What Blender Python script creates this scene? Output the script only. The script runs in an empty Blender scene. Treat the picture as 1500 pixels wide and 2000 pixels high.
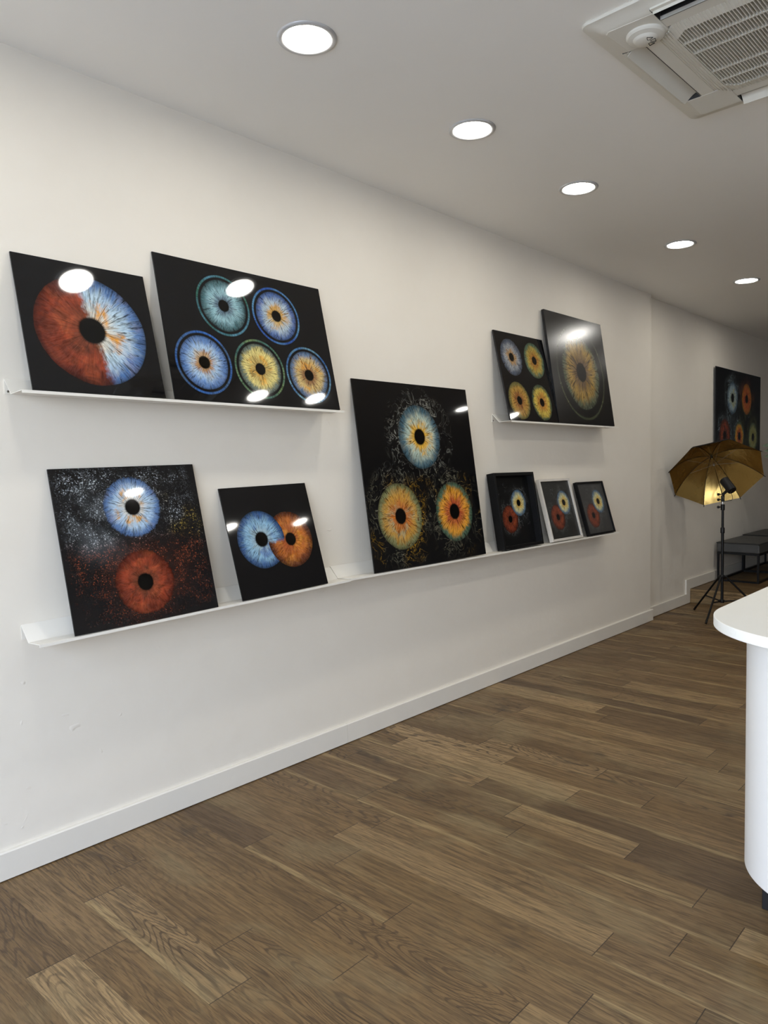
import bpy, bmesh, math, random
from mathutils import Vector, Matrix
SC = bpy.context.scene
COL = SC.collection
random.seed(7)

# ------------------------------------------------------------------ helpers
def lin(r, g, b):
    def f(c):
        c /= 255.0
        return c / 12.92 if c <= .04045 else ((c + .055) / 1.055) ** 2.4
    return (f(r), f(g), f(b), 1.0)

def tag(o, label=None, cat=None, group=None, kind=None):
    if label: o['label'] = label
    if cat: o['category'] = cat
    if group: o['group'] = group
    if kind: o['kind'] = kind
    return o

def empty(name, loc, label, cat, group=None, rot=None):
    o = bpy.data.objects.new(name, None)
    COL.objects.link(o)
    o.empty_display_size = .1
    o.location = loc
    if rot is not None: o.rotation_euler = rot
    return tag(o, label, cat, group)

def link(name, bm, mats, parent=None, smooth=False, bevel=0, seg=2, angle=40):
    bmesh.ops.recalc_face_normals(bm, faces=bm.faces[:])
    me = bpy.data.meshes.new(name)
    bm.to_mesh(me); bm.free()
    if not isinstance(mats, (list, tuple)): mats = [mats]
    for m in mats: me.materials.append(m)
    if smooth:
        for p in me.polygons: p.use_smooth = True
    o = bpy.data.objects.new(name, me)
    COL.objects.link(o)
    if parent: o.parent = parent
    if bevel:
        md = o.modifiers.new('bevel', 'BEVEL')
        md.width = bevel; md.segments = seg; md.limit_method = 'ANGLE'; md.angle_limit = math.radians(angle)
    return o

def smooth_by_angle(o, deg=40):
    me = o.data
    me.polygons.foreach_set('use_smooth', [True] * len(me.polygons))
    try: me.set_sharp_from_angle(angle=math.radians(deg))
    except Exception: pass

def box(bm, x0, x1, y0, y1, z0, z1, mat=0):
    v = [bm.verts.new((x, y, z)) for z in (z0, z1) for y in (y0, y1) for x in (x0, x1)]
    for f in ((0, 2, 3, 1), (4, 5, 7, 6), (0, 1, 5, 4), (2, 6, 7, 3), (0, 4, 6, 2), (1, 3, 7, 5)):
        fc = bm.faces.new([v[i] for i in f]); fc.material_index = mat
    return v

def prism(bm, pts, axis, a, b, mat=0):
    """extrude a 2-D polygon along axis ('x','y','z') from a to b"""
    def P(p, t):
        return {'x': (t, p[0], p[1]), 'y': (p[0], t, p[1]), 'z': (p[0], p[1], t)}[axis]
    A = [bm.verts.new(P(p, a)) for p in pts]
    B = [bm.verts.new(P(p, b)) for p in pts]
    n = len(pts)
    fs = [bm.faces.new(A), bm.faces.new(B)]
    for i in range(n):
        fs.append(bm.faces.new((A[i], A[(i + 1) % n], B[(i + 1) % n], B[i])))
    for f in fs: f.material_index = mat

def tube(bm, p0, p1, r0, r1=None, n=16, caps=True, mat=0):
    p0 = Vector(p0); p1 = Vector(p1); r1 = r0 if r1 is None else r1
    d = (p1 - p0).normalized()
    a = d.orthogonal().normalized(); b = d.cross(a)
    R = []
    for p, r in ((p0, r0), (p1, r1)):
        R.append([bm.verts.new(p + r * (math.cos(2 * math.pi * k / n) * a + math.sin(2 * math.pi * k / n) * b)) for k in range(n)])
    for k in range(n):
        f = bm.faces.new((R[0][k], R[0][(k + 1) % n], R[1][(k + 1) % n], R[1][k])); f.material_index = mat
    if caps:
        for r in R: bm.faces.new(r).material_index = mat

def path(bm, pts, r, n=10, mat=0):
    pts = [Vector(p) for p in pts]; R = []
    prev = None
    for i, p in enumerate(pts):
        d = (pts[min(i + 1, len(pts) - 1)] - pts[max(i - 1, 0)]).normalized()
        a = d.orthogonal().normalized() if prev is None else (prev - d * prev.dot(d)).normalized()
        prev = a; b = d.cross(a)
        rr = r[i] if isinstance(r, (list, tuple)) else r
        R.append([bm.verts.new(p + rr * (math.cos(2 * math.pi * k / n) * a + math.sin(2 * math.pi * k / n) * b)) for k in range(n)])
    for i in range(len(R) - 1):
        for k in range(n):
            bm.faces.new((R[i][k], R[i][(k + 1) % n], R[i + 1][(k + 1) % n], R[i + 1][k])).material_index = mat
    for r_ in (R[0], R[-1]): bm.faces.new(r_).material_index = mat

def lathe(bm, prof, c=(0, 0, 0), n=48, axis=None, mat=0):
    """prof = [(radius, height)]; axis = direction (default +z)"""
    c = Vector(c); d = Vector(axis or (0, 0, 1)).normalized()
    a = d.orthogonal().normalized(); b = d.cross(a)
    R = []
    for r, h in prof:
        if r < 1e-6: R.append([bm.verts.new(c + d * h)])
        else: R.append([bm.verts.new(c + d * h + r * (math.cos(2 * math.pi * k / n) * a + math.sin(2 * math.pi * k / n) * b)) for k in range(n)])
    for i in range(len(R) - 1):
        A, B = R[i], R[i + 1]
        for k in range(n):
            q = []
            for v in ((A[k % len(A)]), (A[(k + 1) % n % len(A)] if len(A) > 1 else A[0]), (B[(k + 1) % n] if len(B) > 1 else B[0]), (B[k % len(B)])):
                if v not in q: q.append(v)
            if len(q) > 2: bm.faces.new(q).material_index = mat

def BM(): return bmesh.new()

# ------------------------------------------------------------------ node helper
class NT:
    def __init__(s, tree): s.t = tree; s.n = tree.nodes; s.l = tree.links
    def put(s, sock, v):
        if v is None: return
        if isinstance(v, bpy.types.NodeSocket): s.l.new(v, sock)
        else: sock.default_value = v
    def m(s, op, a, b=None, c=None, clamp=False):
        n = s.n.new('ShaderNodeMath'); n.operation = op; n.use_clamp = clamp
        s.put(n.inputs[0], a); s.put(n.inputs[1], b)
        if c is not None: s.put(n.inputs[2], c)
        return n.outputs[0]
    def add(s, a, b): return s.m('ADD', a, b)
    def sub(s, a, b): return s.m('SUBTRACT', a, b)
    def mul(s, a, b): return s.m('MULTIPLY', a, b)
    def v(s, op, a, b=None, scale=None):
        n = s.n.new('ShaderNodeVectorMath'); n.operation = op
        s.put(n.inputs[0], a)
        if b is not None: s.put(n.inputs[1], b)
        if scale is not None: s.put(n.inputs['Scale'], scale)
        return n.outputs['Value'] if op in ('LENGTH', 'DOT_PRODUCT', 'DISTANCE') else n.outputs['Vector']
    def xyz(s, a, b, c):
        n = s.n.new('ShaderNodeCombineXYZ')
        for i, q in enumerate((a, b, c)): s.put(n.inputs[i], q)
        return n.outputs[0]
    def sep(s, a):
        n = s.n.new('ShaderNodeSeparateXYZ'); s.put(n.inputs[0], a); return n.outputs
    def noise(s, vec, scale=1., detail=2., rough=.5, dist=0.):
        n = s.n.new('ShaderNodeTexNoise'); n.noise_dimensions = '3D'
        s.put(n.inputs['Vector'], vec); s.put(n.inputs['Scale'], scale)
        n.inputs['Detail'].default_value = detail; n.inputs['Roughness'].default_value = rough
        n.inputs['Distortion'].default_value = dist
        return n.outputs[0]
    def ss(s, x, lo, hi, a=0., b=1., kind='SMOOTHSTEP'):
        n = s.n.new('ShaderNodeMapRange'); n.interpolation_type = kind
        s.put(n.inputs[0], x)
        flip = not isinstance(lo, bpy.types.NodeSocket) and not isinstance(hi, bpy.types.NodeSocket) and lo > hi
        if flip: lo, hi, a, b = hi, lo, b, a
        s.put(n.inputs[1], lo); s.put(n.inputs[2], hi); s.put(n.inputs[3], a); s.put(n.inputs[4], b)
        return n.outputs[0]
    def mix(s, f, a, b, mode='MIX'):
        n = s.n.new('ShaderNodeMix'); n.data_type = 'RGBA'; n.blend_type = mode
        s.put(n.inputs[0], f); s.put(n.inputs[6], a); s.put(n.inputs[7], b)
        return n.outputs[2]
    def dots(s, vec, scale, keep, size):
        # scattered grains: a random share of voronoi cells carries a small dot
        n = s.n.new('ShaderNodeTexVoronoi'); s.put(n.inputs['Vector'], vec); n.inputs['Scale'].default_value = scale
        sc_ = s.n.new('ShaderNodeSeparateColor'); s.l.new(n.outputs['Color'], sc_.inputs[0])
        on = s.m('LESS_THAN', sc_.outputs[0], keep)
        rad = s.m('MULTIPLY_ADD', sc_.outputs[1], size, size * .35)
        return s.mul(s.mul(on, s.m('LESS_THAN', n.outputs['Distance'], rad)), s.m('MULTIPLY_ADD', sc_.outputs[2], .75, .25))
    def ridge(s, x, p):          # thin bright lines on the 0.5 contour of a noise
        return s.m('POWER', s.sub(1., s.m('ABSOLUTE', s.m('MULTIPLY_ADD', x, 2., -1.))), p)

def mat(name, base=(.8, .8, .8, 1), rough=.5, metal=0., spec=.5, coat=0., fn=None, bump=None, emit=None):
    m = bpy.data.materials.new(name); m.use_nodes = True
    nt = NT(m.node_tree)
    bs = m.node_tree.nodes['Principled BSDF']
    bs.inputs['Base Color'].default_value = base
    bs.inputs['Roughness'].default_value = rough
    bs.inputs['Metallic'].default_value = metal
    bs.inputs['Specular IOR Level'].default_value = spec
    bs.inputs['Coat Weight'].default_value = coat
    if emit:
        bs.inputs['Emission Color'].default_value = emit[0]; bs.inputs['Emission Strength'].default_value = emit[1]
    tc = nt.n.new('ShaderNodeTexCoord')
    if fn: fn(nt, bs, tc)
    if bump:
        scale, strength, dist, detail = bump
        b = nt.n.new('ShaderNodeBump'); b.inputs['Strength'].default_value = strength; b.inputs['Distance'].default_value = dist
        nt.l.new(nt.noise(tc.outputs['Object'], scale, detail, .6), b.inputs['Height'])
        nt.l.new(b.outputs[0], bs.inputs['Normal'])
    return m

def speck(amount=.06, scale=30.):
    """gentle mottling of the base colour, so no surface is a dead flat tone"""
    def fn(nt, bs, tc):
        c = tuple(bs.inputs['Base Color'].default_value)
        f = nt.noise(tc.outputs['Object'], scale, 3., .6)
        lo = tuple(x * (1 - amount) for x in c[:3]) + (1,); hi = tuple(min(1, x * (1 + amount)) for x in c[:3]) + (1,)
        nt.l.new(nt.mix(f, lo, hi), bs.inputs['Base Color'])
    return fn

# ------------------------------------------------------------------ camera
F_PX, YAW, PITCH, ROLL = 1453.5, .7405, -.0598, -.0188
CAMZ = 1.40
fw = Vector((math.cos(YAW) * math.cos(PITCH), math.sin(YAW) * math.cos(PITCH), math.sin(PITCH)))
rt = Vector((math.sin(YAW), -math.cos(YAW), 0)); up = rt.cross(fw)
r2 = rt * math.cos(ROLL) + up * math.sin(ROLL); u2 = -rt * math.sin(ROLL) + up * math.cos(ROLL)
cam_d = bpy.data.cameras.new('camera'); cam = bpy.data.objects.new('camera', cam_d); COL.objects.link(cam)
cam_d.sensor_fit = 'VERTICAL'; cam_d.sensor_height = 36.0; cam_d.sensor_width = 27.0
cam_d.lens = F_PX / 2000.0 * 36.0; cam_d.clip_start = .02
M = Matrix((r2, u2, -fw)).transposed().to_4x4(); M.translation = (0, 0, CAMZ)
cam.matrix_world = M
SC.camera = cam

W, WF, H = 2.676, 2.725, 2.849           # picture wall, its recessed far part, ceiling height
XJ, XSTEP, ZSTEP = 6.405, 7.46, .137     # wall jog, step riser, step height
X0, X1, Y0 = -1.6, 12.0, -3.3

# ------------------------------------------------------------------ materials
def wall_fn(nt, bs, tc):
    P = tc.outputs['Object']
    # soft patchy paint, filler lumps and roller texture as relief
    n2 = nt.noise(P, 5., 3., .65)
    nb = nt.noise(P, 22., 1., .5, .6)
    where = nt.ss(nt.noise(P, 1.3, 0., .5), .56, .66)
    blob = nt.ss(nb, .72, .82)
    h = nt.add(nt.mul(n2, 1.1), nt.mul(nt.mul(blob, where), .7))
    b = nt.n.new('ShaderNodeBump'); b.inputs['Strength'].default_value = .22; b.inputs['Distance'].default_value = .012
    nt.l.new(h, b.inputs['Height']); nt.l.new(b.outputs[0], bs.inputs['Normal'])
    nt.l.new(nt.mix(n2, lin(231, 223, 209), lin(236, 229, 216)), bs.inputs['Base Color'])
M_WALL = mat('wall_paint', lin(232, 229, 223), .62, fn=wall_fn, spec=.25)
M_CEIL = mat('ceiling_paint', lin(249, 246, 239), .5, fn=speck(.01, 3), spec=.3)
M_TRIM = mat('trim_paint', lin(230, 224, 212), .42, fn=speck(.025, 9), bump=(25., .15, .004, 3.), spec=.4)
M_RWALL = mat('grey_wall_paint', lin(218, 215, 208), .7, fn=speck(.05, 4))
M_BWALL = mat('dark_grey_wall_paint', lin(104, 102, 99), .7, fn=speck(.05, 4))
M_SHELF = mat('white_sheet_metal', lin(236, 231, 220), .35, fn=speck(.012, 12), bump=(40., .05, .002, 2.), spec=.4)
M_SCREW = mat('screw_steel', lin(120, 118, 112), .4, 1., fn=speck(.1, 300))
M_BLACKEDGE = mat('black_panel_edge', lin(12, 12, 14), .4, fn=speck(.1, 60))
M_BLACKFRAME = mat('black_frame_wood', lin(9, 9, 10), .55, fn=speck(.2, 40), bump=(80., .08, .002, 3.), spec=.2)
M_WHITEFRAME = mat('white_frame_wood', lin(206, 200, 190), .45, fn=speck(.06, 40), bump=(60., .12, .002, 3.))
M_METALBLK = mat('black_painted_metal', lin(8, 8, 9), .4, .0, fn=speck(.15, 90), spec=.3)
M_PLASTBLK = mat('black_plastic', lin(9, 9, 10), .42, fn=speck(.15, 120), spec=.35)
M_STEEL = mat('bare_steel', lin(190, 190, 188), .25, 1., fn=speck(.06, 200))
M_ACW = mat('off_white_plastic', lin(224, 220, 208), .45, fn=speck(.02, 20), bump=(120., .05, .001, 2.))
M_ACD = mat('dark_duct_plastic', lin(46, 47, 48), .6, fn=speck(.15, 30))
M_ACG = mat('grey_filter_mesh', lin(48, 47, 43), .8, fn=speck(.25, 260))
M_LAMPRING = mat('lamp_ring_metal', lin(206, 206, 206), .3, .35, fn=speck(.02, 60))
M_CTOP = mat('counter_laminate', lin(250, 249, 241), .35, fn=speck(.01, 8))
M_CBODY = mat('counter_body_laminate', lin(237, 235, 230), .4, fn=speck(.01, 6))
M_FOOT = mat('black_plinth', lin(16, 16, 18), .45, fn=speck(.2, 50))

def glow_fn(nt, bs, tc):
    # opal diffuser: very slightly weaker to the rim
    d = nt.v('LENGTH', tc.outputs['Object'])
    nt.l.new(nt.ss(d, .05, .085, LAMP, LAMP * .92), bs.inputs['Emission Strength'])
LAMP = 53.
M_GLOW = mat('opal_diffuser', (1, 1, 1, 1), .5, fn=glow_fn, emit=((1., .965, .895, 1), LAMP))

def gold_fn(nt, bs, tc):
    P = tc.outputs['Object']
    n = nt.noise(P, 3., 2., .5)
    nt.l.new(nt.mix(n, lin(168, 136, 74), lin(192, 162, 98)), bs.inputs['Base Color'])
    b = nt.n.new('ShaderNodeBump'); b.inputs['Strength'].default_value = .5; b.inputs['Distance'].default_value = .012
    nt.l.new(nt.noise(nt.v('MULTIPLY', P, (1., 1., .45)), 9., 2., .5, .5), b.inputs['Height']); nt.l.new(b.outputs[0], bs.inputs['Normal'])
    nt.l.new(nt.ss(nt.noise(P, 6., 2., .5), .3, .7, .20, .30), bs.inputs['Roughness'])
M_GOLD = mat('gold_reflector_fabric', lin(190, 150, 66), .32, .9, fn=gold_fn)
M_BLKFAB = mat('black_umbrella_fabric', lin(7, 7, 8), .8, fn=speck(.2, 200), spec=.1)

def leather_fn(nt, bs, tc):
    P = tc.outputs['Object']
    nt.l.new(nt.mix(nt.noise(P, 5., 3., .6), lin(54, 55, 54), lin(76, 75, 72)), bs.inputs['Base Color'])
    b = nt.n.new('ShaderNodeBump'); b.inputs['Strength'].default_value = .3; b.inputs['Distance'].default_value = .004
    nt.l.new(nt.add(nt.noise(P, 90., 3., .6), nt.mul(nt.noise(nt.v('MULTIPLY', P, (1., 3., 1.)), 5., 2., .5), 2.)), b.inputs['Height']); nt.l.new(b.outputs[0], bs.inputs['Normal'])
M_LEATHER = mat('grey_leatherette', lin(70, 70, 68), .45, fn=leather_fn)
M_PIPING = mat('dark_piping', lin(34, 34, 34), .5, fn=speck(.2, 80))
def leaf_fn(nt, bs, tc):
    P = tc.outputs['Object']
    nt.l.new(nt.mix(nt.noise(P, 12., 3., .6), lin(66, 84, 62), lin(112, 126, 100)), bs.inputs['Base Color'])
M_LEAF = mat('leaf_green', lin(80, 100, 74), .5, fn=leaf_fn)
M_STEM = mat('stem_green', lin(84, 92, 60), .6, fn=speck(.2, 60))
M_POT = mat('grey_pot', lin(92, 92, 92), .6, fn=speck(.12, 25), bump=(40., .2, .003, 3.))
M_SOIL = mat('potting_soil', lin(52, 40, 30), .95, fn=speck(.4, 80), bump=(70., .8, .01, 4.))
M_PAVE = mat('pavement', lin(186, 184, 180), .85, fn=speck(.12, 3))
M_WINF = mat('shopfront_aluminium', lin(70, 72, 75), .4, .6, fn=speck(.06, 30))

# thin clear pane: mostly see-through with a faint reflection
def make_pane():
    m = bpy.data.materials.new('clear_pane'); m.use_nodes = True; t = m.node_tree; nt = NT(t)
    t.nodes.clear()
    out = t.nodes.new('ShaderNodeOutputMaterial'); mx = t.nodes.new('ShaderNodeMixShader')
    tr = t.nodes.new('ShaderNodeBsdfTransparent'); gl = t.nodes.new('ShaderNodeBsdfGlossy'); gl.inputs['Roughness'].default_value = .01
    tc = t.nodes.new('ShaderNodeTexCoord')
    nt.l.new(nt.mix(nt.noise(tc.outputs['Object'], 2., 2.), (.9, .93, .93, 1), (.95, .97, .97, 1)), tr.inputs[0])
    mx.inputs[0].default_value = .07
    t.links.new(tr.outputs[0], mx.inputs[1]); t.links.new(gl.outputs[0], mx.inputs[2]); t.links.new(mx.outputs[0], out.inputs[0])
    return m
M_PANE = make_pane()

# oak planks: per-plank UVs (along, across), per-plank random colour attribute, distance to the plank ends in a second UV map
def oak_fn(nt, bs, tc):
    a = nt.n.new('ShaderNodeVertexColor'); a.layer_name = 'plank'
    s = nt.n.new('ShaderNodeSeparateColor'); nt.l.new(a.outputs[0], s.inputs[0])
    tone, seed, bold = s.outputs[0], s.outputs[1], s.outputs[2]
    uv = nt.n.new('ShaderNodeUVMap'); uv.uv_map = 'along'
    e = nt.n.new('ShaderNodeUVMap'); e.uv_map = 'ends'
    U = nt.sep(uv.outputs[0]); Eo = nt.sep(e.outputs[0])
    al, ac = U[0], U[1]
    sd = nt.mul(seed, 37.)
    base_v = nt.xyz(ac, al, sd)
    # growth rings: contour lines of a long stretched noise -> cathedrals
    warp = nt.noise(nt.v('MULTIPLY', base_v, (16., 5., 1.)), 1., 2., .6)
    field = nt.noise(nt.xyz(nt.add(nt.mul(ac, 8.5), nt.mul(warp, .22)), nt.add(nt.mul(al, 1.25), nt.mul(warp, .10)), sd), 1., 1.2, .4)
    g2 = nt.noise(nt.v('MULTIPLY', base_v, (420., 16., 1.)), 1., 2., .6)
    rings = nt.m('SINE', nt.add(nt.mul(field, 175.), nt.mul(nt.sub(g2, .5), 2.6)))
    ringm = nt.ss(rings, .35, .95)
    # straight grain and open pores
    g1 = nt.noise(nt.v('MULTIPLY', base_v, (95., 5., 1.)), 1., 3., .65, .35)
    g3 = nt.noise(nt.v('MULTIPLY', base_v, (210., 9., 1.)), 1., 2., .6, .5)
    pores = nt.m('MAXIMUM', nt.ss(g2, .58, .68), nt.mul(nt.ss(g3, .57, .66), .9))
    # tones
    c = nt.mix(nt.ss(tone, 0., .5), lin(99, 76, 49), lin(126, 99, 64))
    c = nt.mix(nt.ss(tone, .5, 1.), c, lin(170, 141, 99))
    warm = nt.ss(nt.m('FRACT', nt.mul(seed, 7.31)), .3, 1.)
    c = nt.mix(nt.mul(warm, .35), c, lin(128, 100, 60))
    c = nt.mix(nt.ss(g1, .40, .62, 0., .5), c, lin(68, 54, 37))
    c = nt.mix(nt.mul(nt.mul(ringm, nt.ss(bold, 0., 1., .16, .8)), nt.ss(g2, .2, .6, .45, 1.)), c, lin(64, 48, 33))
    c = nt.mix(nt.mul(pores, .62), c, lin(56, 42, 27))
    # pale sapwood along one edge of some planks
    edge = nt.add(nt.mul(ac, nt.ss(nt.m('FRACT', nt.mul(seed, 3.7)), .49, .51, -1., 1.)), nt.mul(nt.sub(nt.noise(nt.xyz(nt.mul(al, 2.2), sd, 0.), 1., 3.), .5), .075))
    sap = nt.mul(nt.ss(edge, .040, .052), nt.ss(nt.m('FRACT', nt.mul(seed, 11.9)), .45, .65))
    c = nt.mix(nt.mul(sap, nt.ss(g1, .38, .62, .60, .12)), c, lin(170, 146, 102))
    # grey worn and dark stained areas across planks
    P = tc.outputs['Object']
    wear = nt.ss(nt.noise(nt.v('MULTIPLY', P, (1., .55, 1.)), 2.6, 4., .65, .3), .50, .70)
    c = nt.mix(nt.mul(wear, .62), c, nt.mix(nt.ss(g2, .35, .65), lin(100, 86, 60), lin(156, 135, 97)))
    dark = nt.ss(nt.noise(nt.v('MULTIPLY', P, (1.4, .8, 1.)), 3.3, 4., .7, .2), .60, .76)
    c = nt.mix(nt.mul(dark, .72), c, lin(62, 50, 37))
    # butt joints and long seams
    dend = nt.m('MINIMUM', Eo[0], Eo[1])
    joint = nt.ss(dend, .0008, .0020, 1., 0.)
    seam = nt.mul(nt.ss(nt.m('ABSOLUTE', ac), .0679, .0692), .22)
    c = nt.mix(nt.m('MAXIMUM', nt.mul(joint, .85), seam), c, lin(38, 29, 22))
    nt.l.new(c, bs.inputs['Base Color'])
    nt.l.new(nt.ss(g1, .3, .7, .40, .56), bs.inputs['Roughness'])
    b = nt.n.new('ShaderNodeBump'); b.inputs['Strength'].default_value = .22; b.inputs['Distance'].default_value = .003
    h = nt.sub(nt.mul(g1, .6), nt.add(nt.mul(nt.ss(g2, .58, .68), .5), nt.mul(joint, 1.2)))
    nt.l.new(h, b.inputs['Height']); nt.l.new(b.outputs[0], bs.inputs['Normal'])
M_OAK = mat('oak_planks', lin(120, 98, 70), .48, fn=oak_fn, spec=.38)

# ------------------------------------------------------------------ the printed irises
def build_iris_group():
    g = bpy.data.node_groups.new('iris', 'ShaderNodeTree'); I = g.interface
    for nm, ty, dv in (('P', 'NodeSocketVector', None), ('Center', 'NodeSocketVector', None), ('Radius', 'NodeSocketFloat', .1), ('Pupil', 'NodeSocketFloat', .22),
                       ('Inner', 'NodeSocketColor', None), ('Middle', 'NodeSocketColor', None), ('Outer', 'NodeSocketColor', None), ('Patch', 'NodeSocketColor', None),
                       ('PatchAmount', 'NodeSocketFloat', .3), ('Smoke', 'NodeSocketFloat', 0.), ('Freckle', 'NodeSocketFloat', 0.), ('Spread', 'NodeSocketFloat', .45), ('Seed', 'NodeSocketFloat', 0.)):
        k = I.new_socket(nm, in_out='INPUT', socket_type=ty)
        if dv is not None: k.default_value = dv
    I.new_socket('Color', in_out='OUTPUT', socket_type='NodeSocketColor')
    I.new_socket('Alpha', in_out='OUTPUT', socket_type='NodeSocketFloat')
    I.new_socket('R', in_out='OUTPUT', socket_type='NodeSocketFloat')
    gi = g.nodes.new('NodeGroupInput'); go = g.nodes.new('NodeGroupOutput'); nt = NT(g); i = gi.outputs
    d0 = nt.v('SUBTRACT', i['P'], i['Center'])
    s = nt.sep(d0)
    d = nt.xyz(s[0], 0., s[2])
    ln = nt.m('MAXIMUM', nt.v('LENGTH', d), 1e-4)
    r = nt.m('DIVIDE', ln, i['Radius'])
    u = nt.sep(nt.v('NORMALIZE', d)); ux, uz = u[0], u[2]
    sd = nt.mul(i['Seed'], 5.3)
    q0 = nt.xyz(ux, uz, nt.add(r, sd))
    low = nt.noise(nt.v('MULTIPLY', q0, (2.2, 2.2, 2.)), 1., 2., .6, .3)
    f1 = nt.noise(nt.v('MULTIPLY', q0, (12., 12., 2.8)), 1., 3., .62, .6)
    f2 = nt.noise(nt.v('MULTIPLY', q0, (30., 30., 4.2)), 1., 2., .6, .6)
    rim = nt.mul(r, nt.add(1., nt.mul(nt.sub(nt.noise(nt.v('MULTIPLY', q0, (1.2, 1.2, 0.)), 1., 2.), .5), .05)))
    # radial colour zones, ragged along the fibres
    t = nt.m('DIVIDE', nt.sub(r, i['Pupil']), nt.sub(1., i['Pupil']))
    t = nt.add(t, nt.add(nt.mul(nt.sub(low, .5), .6), nt.mul(nt.sub(f1, .5), .55)))
    c = nt.mix(nt.ss(t, .06, i['Spread']), i['Inner'], i['Middle'])
    c = nt.mix(nt.ss(t, i['Spread'], .88), c, i['Outer'])
    pn = nt.noise(nt.v('ADD', nt.v('SCALE', d, scale=nt.m('DIVIDE', 2.6, i['Radius'])), nt.xyz(sd, sd, 0.)), 1., 3., .6, .4)
    patch = nt.mul(nt.mul(nt.ss(pn, .48, .66), i['PatchAmount']), nt.m('MAXIMUM', nt.ss(t, .62, .36), nt.m('MULTIPLY_ADD', i['Smoke'], .8, .12)))
    c = nt.mix(patch, c, i['Patch'])
    # fibres
    fib = nt.add(nt.mul(nt.ss(f1, .31, .68), .62), nt.mul(nt.ss(f2, .33, .67), .5))
    cloud = nt.noise(nt.v('ADD', nt.v('SCALE', d, scale=nt.m('DIVIDE', 3.4, i['Radius'])), nt.xyz(sd, 1., sd)), 1., 4., .62, .7)
    cl = nt.add(nt.ss(cloud, .28, .74, .30, 1.15), nt.mul(nt.sub(f2, .5), .22))
    amp = nt.n.new('ShaderNodeMix'); amp.data_type = 'FLOAT'
    nt.put(amp.inputs[0], i['Smoke']); nt.put(amp.inputs[2], fib); nt.put(amp.inputs[3], cl)
    amp = amp.outputs[0]
    k = nt.m('MULTIPLY_ADD', nt.m('POWER', amp, 1.25), 1.05, .07)
    c0 = c
    c = nt.v('SCALE', c, scale=k)
    # fine pale threads
    line = nt.mul(nt.add(nt.ridge(f1, 16.), nt.mul(nt.ridge(f2, 12.), .7)), nt.m('MULTIPLY_ADD', i['Smoke'], -.72, .78))
    c = nt.mix(nt.m('MINIMUM', line, .85), c, nt.mix(.09, nt.v('SCALE', c0, scale=1.3), (.85, .88, .84, 1)))
    # dark crypts between the fibres, dense round the pupil
    cr = nt.mul(nt.ss(nt.noise(nt.v('MULTIPLY', q0, (15., 15., 1.1)), 1., 2., .5, .3), .55, .69), nt.mul(nt.ss(t, -.05, .55, .8, .03), nt.m('MULTIPLY_ADD', i['Smoke'], -.35, 1.)))
    c = nt.mix(cr, c, (.012, .008, .006, 1))
    # freckles
    fr = nt.noise(nt.v('ADD', nt.v('SCALE', d, scale=nt.m('DIVIDE', 7., i['Radius'])), nt.xyz(0., sd, 2.)), 1., 1., .5)
    c = nt.mix(nt.mul(nt.ss(fr, .71, .75), i['Freckle']), c, lin(92, 34, 14))
    # limbal ring and pupil
    c = nt.v('SCALE', c, scale=nt.mul(nt.ss(rim, .62, 1.0, 1., .62), nt.ss(rim, .88, 1.0, 1., .5)))
    jag = nt.mul(nt.sub(f2, .5), .05)
    pup = nt.ss(nt.m('DIVIDE', nt.add(r, jag), i['Pupil']), .93, 1.22)
    c = nt.v('SCALE', c, scale=pup)
    g.links.new(c, go.inputs['Color'])
    g.links.new(nt.ss(rim, .972, 1.0, 1., 0.), go.inputs['Alpha'])
    g.links.new(r, go.inputs['R'])
    return g
IRIS = build_iris_group()

# colour sets: inner, middle, outer, patch, patch amount, smoke, freckle, spread
BLUE = (lin(214, 212, 204), lin(172, 198, 220), lin(92, 128, 180), lin(226, 160, 50), .9, 0., .0, .42)
BLUE_HALF = (lin(214, 210, 196), lin(176, 200, 214), lin(82, 122, 178), lin(222, 150, 40), 1., 0., .0, .50)
RED = (lin(120, 58, 34), lin(150, 62, 34), lin(128, 48, 26), lin(182, 90, 48), .5, .85, .2, .5)
AQUA = (lin(84, 108, 124), lin(140, 180, 188), lin(70, 112, 118), lin(180, 208, 206), .35, .1, 0., .45)
BLUEGOLD = (lin(206, 166, 90), lin(170, 186, 196), lin(74, 108, 170), lin(204, 150, 60), .8, 0., 0., .42)
SKYBROWN = (lin(180, 128, 70), lin(164, 190, 214), lin(92, 132, 190), lin(196, 170, 130), .6, 0., .5, .36)
YELGREY = (lin(190, 160, 84), lin(222, 204, 122), lin(112, 128, 116), lin(230, 170, 56), .9, 0., 0., .62)
BLUEAMBER = (lin(150, 104, 56), lin(206, 176, 110), lin(100, 130, 166), lin(222, 154, 46), .9, 0., .8, .50)
YINBLUE = (lin(160, 186, 196), lin(140, 182, 208), lin(56, 96, 146), lin(52, 92, 168), .6, .15, 0., .46)
YINORANGE = (lin(176, 84, 26), lin(190, 104, 32), lin(116, 54, 18), lin(224, 146, 44), .8, .45, .3, .55)
PALEBLUE = (lin(230, 176, 44), lin(176, 192, 176), lin(62, 100, 116), lin(232, 176, 50), .8, 0., 0., .40)
OLIVE = (lin(196, 106, 14), lin(194, 142, 44), lin(140, 140, 88), lin(176, 172, 132), .7, .1, .8, .60)
AMBERGRN = (lin(180, 68, 4), lin(222, 152, 22), lin(78, 110, 84), lin(214, 120, 20), .6, 0., .3, .60)
GREYVIOLET = (lin(176, 136, 84), lin(146, 150, 154), lin(78, 88, 106), lin(176, 140, 96), .4, 0., .7, .40)
HAZEL = (lin(170, 112, 22), lin(172, 148, 54), lin(84, 116, 92), lin(196, 140, 24), .6, .1, .3, .56)
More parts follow.
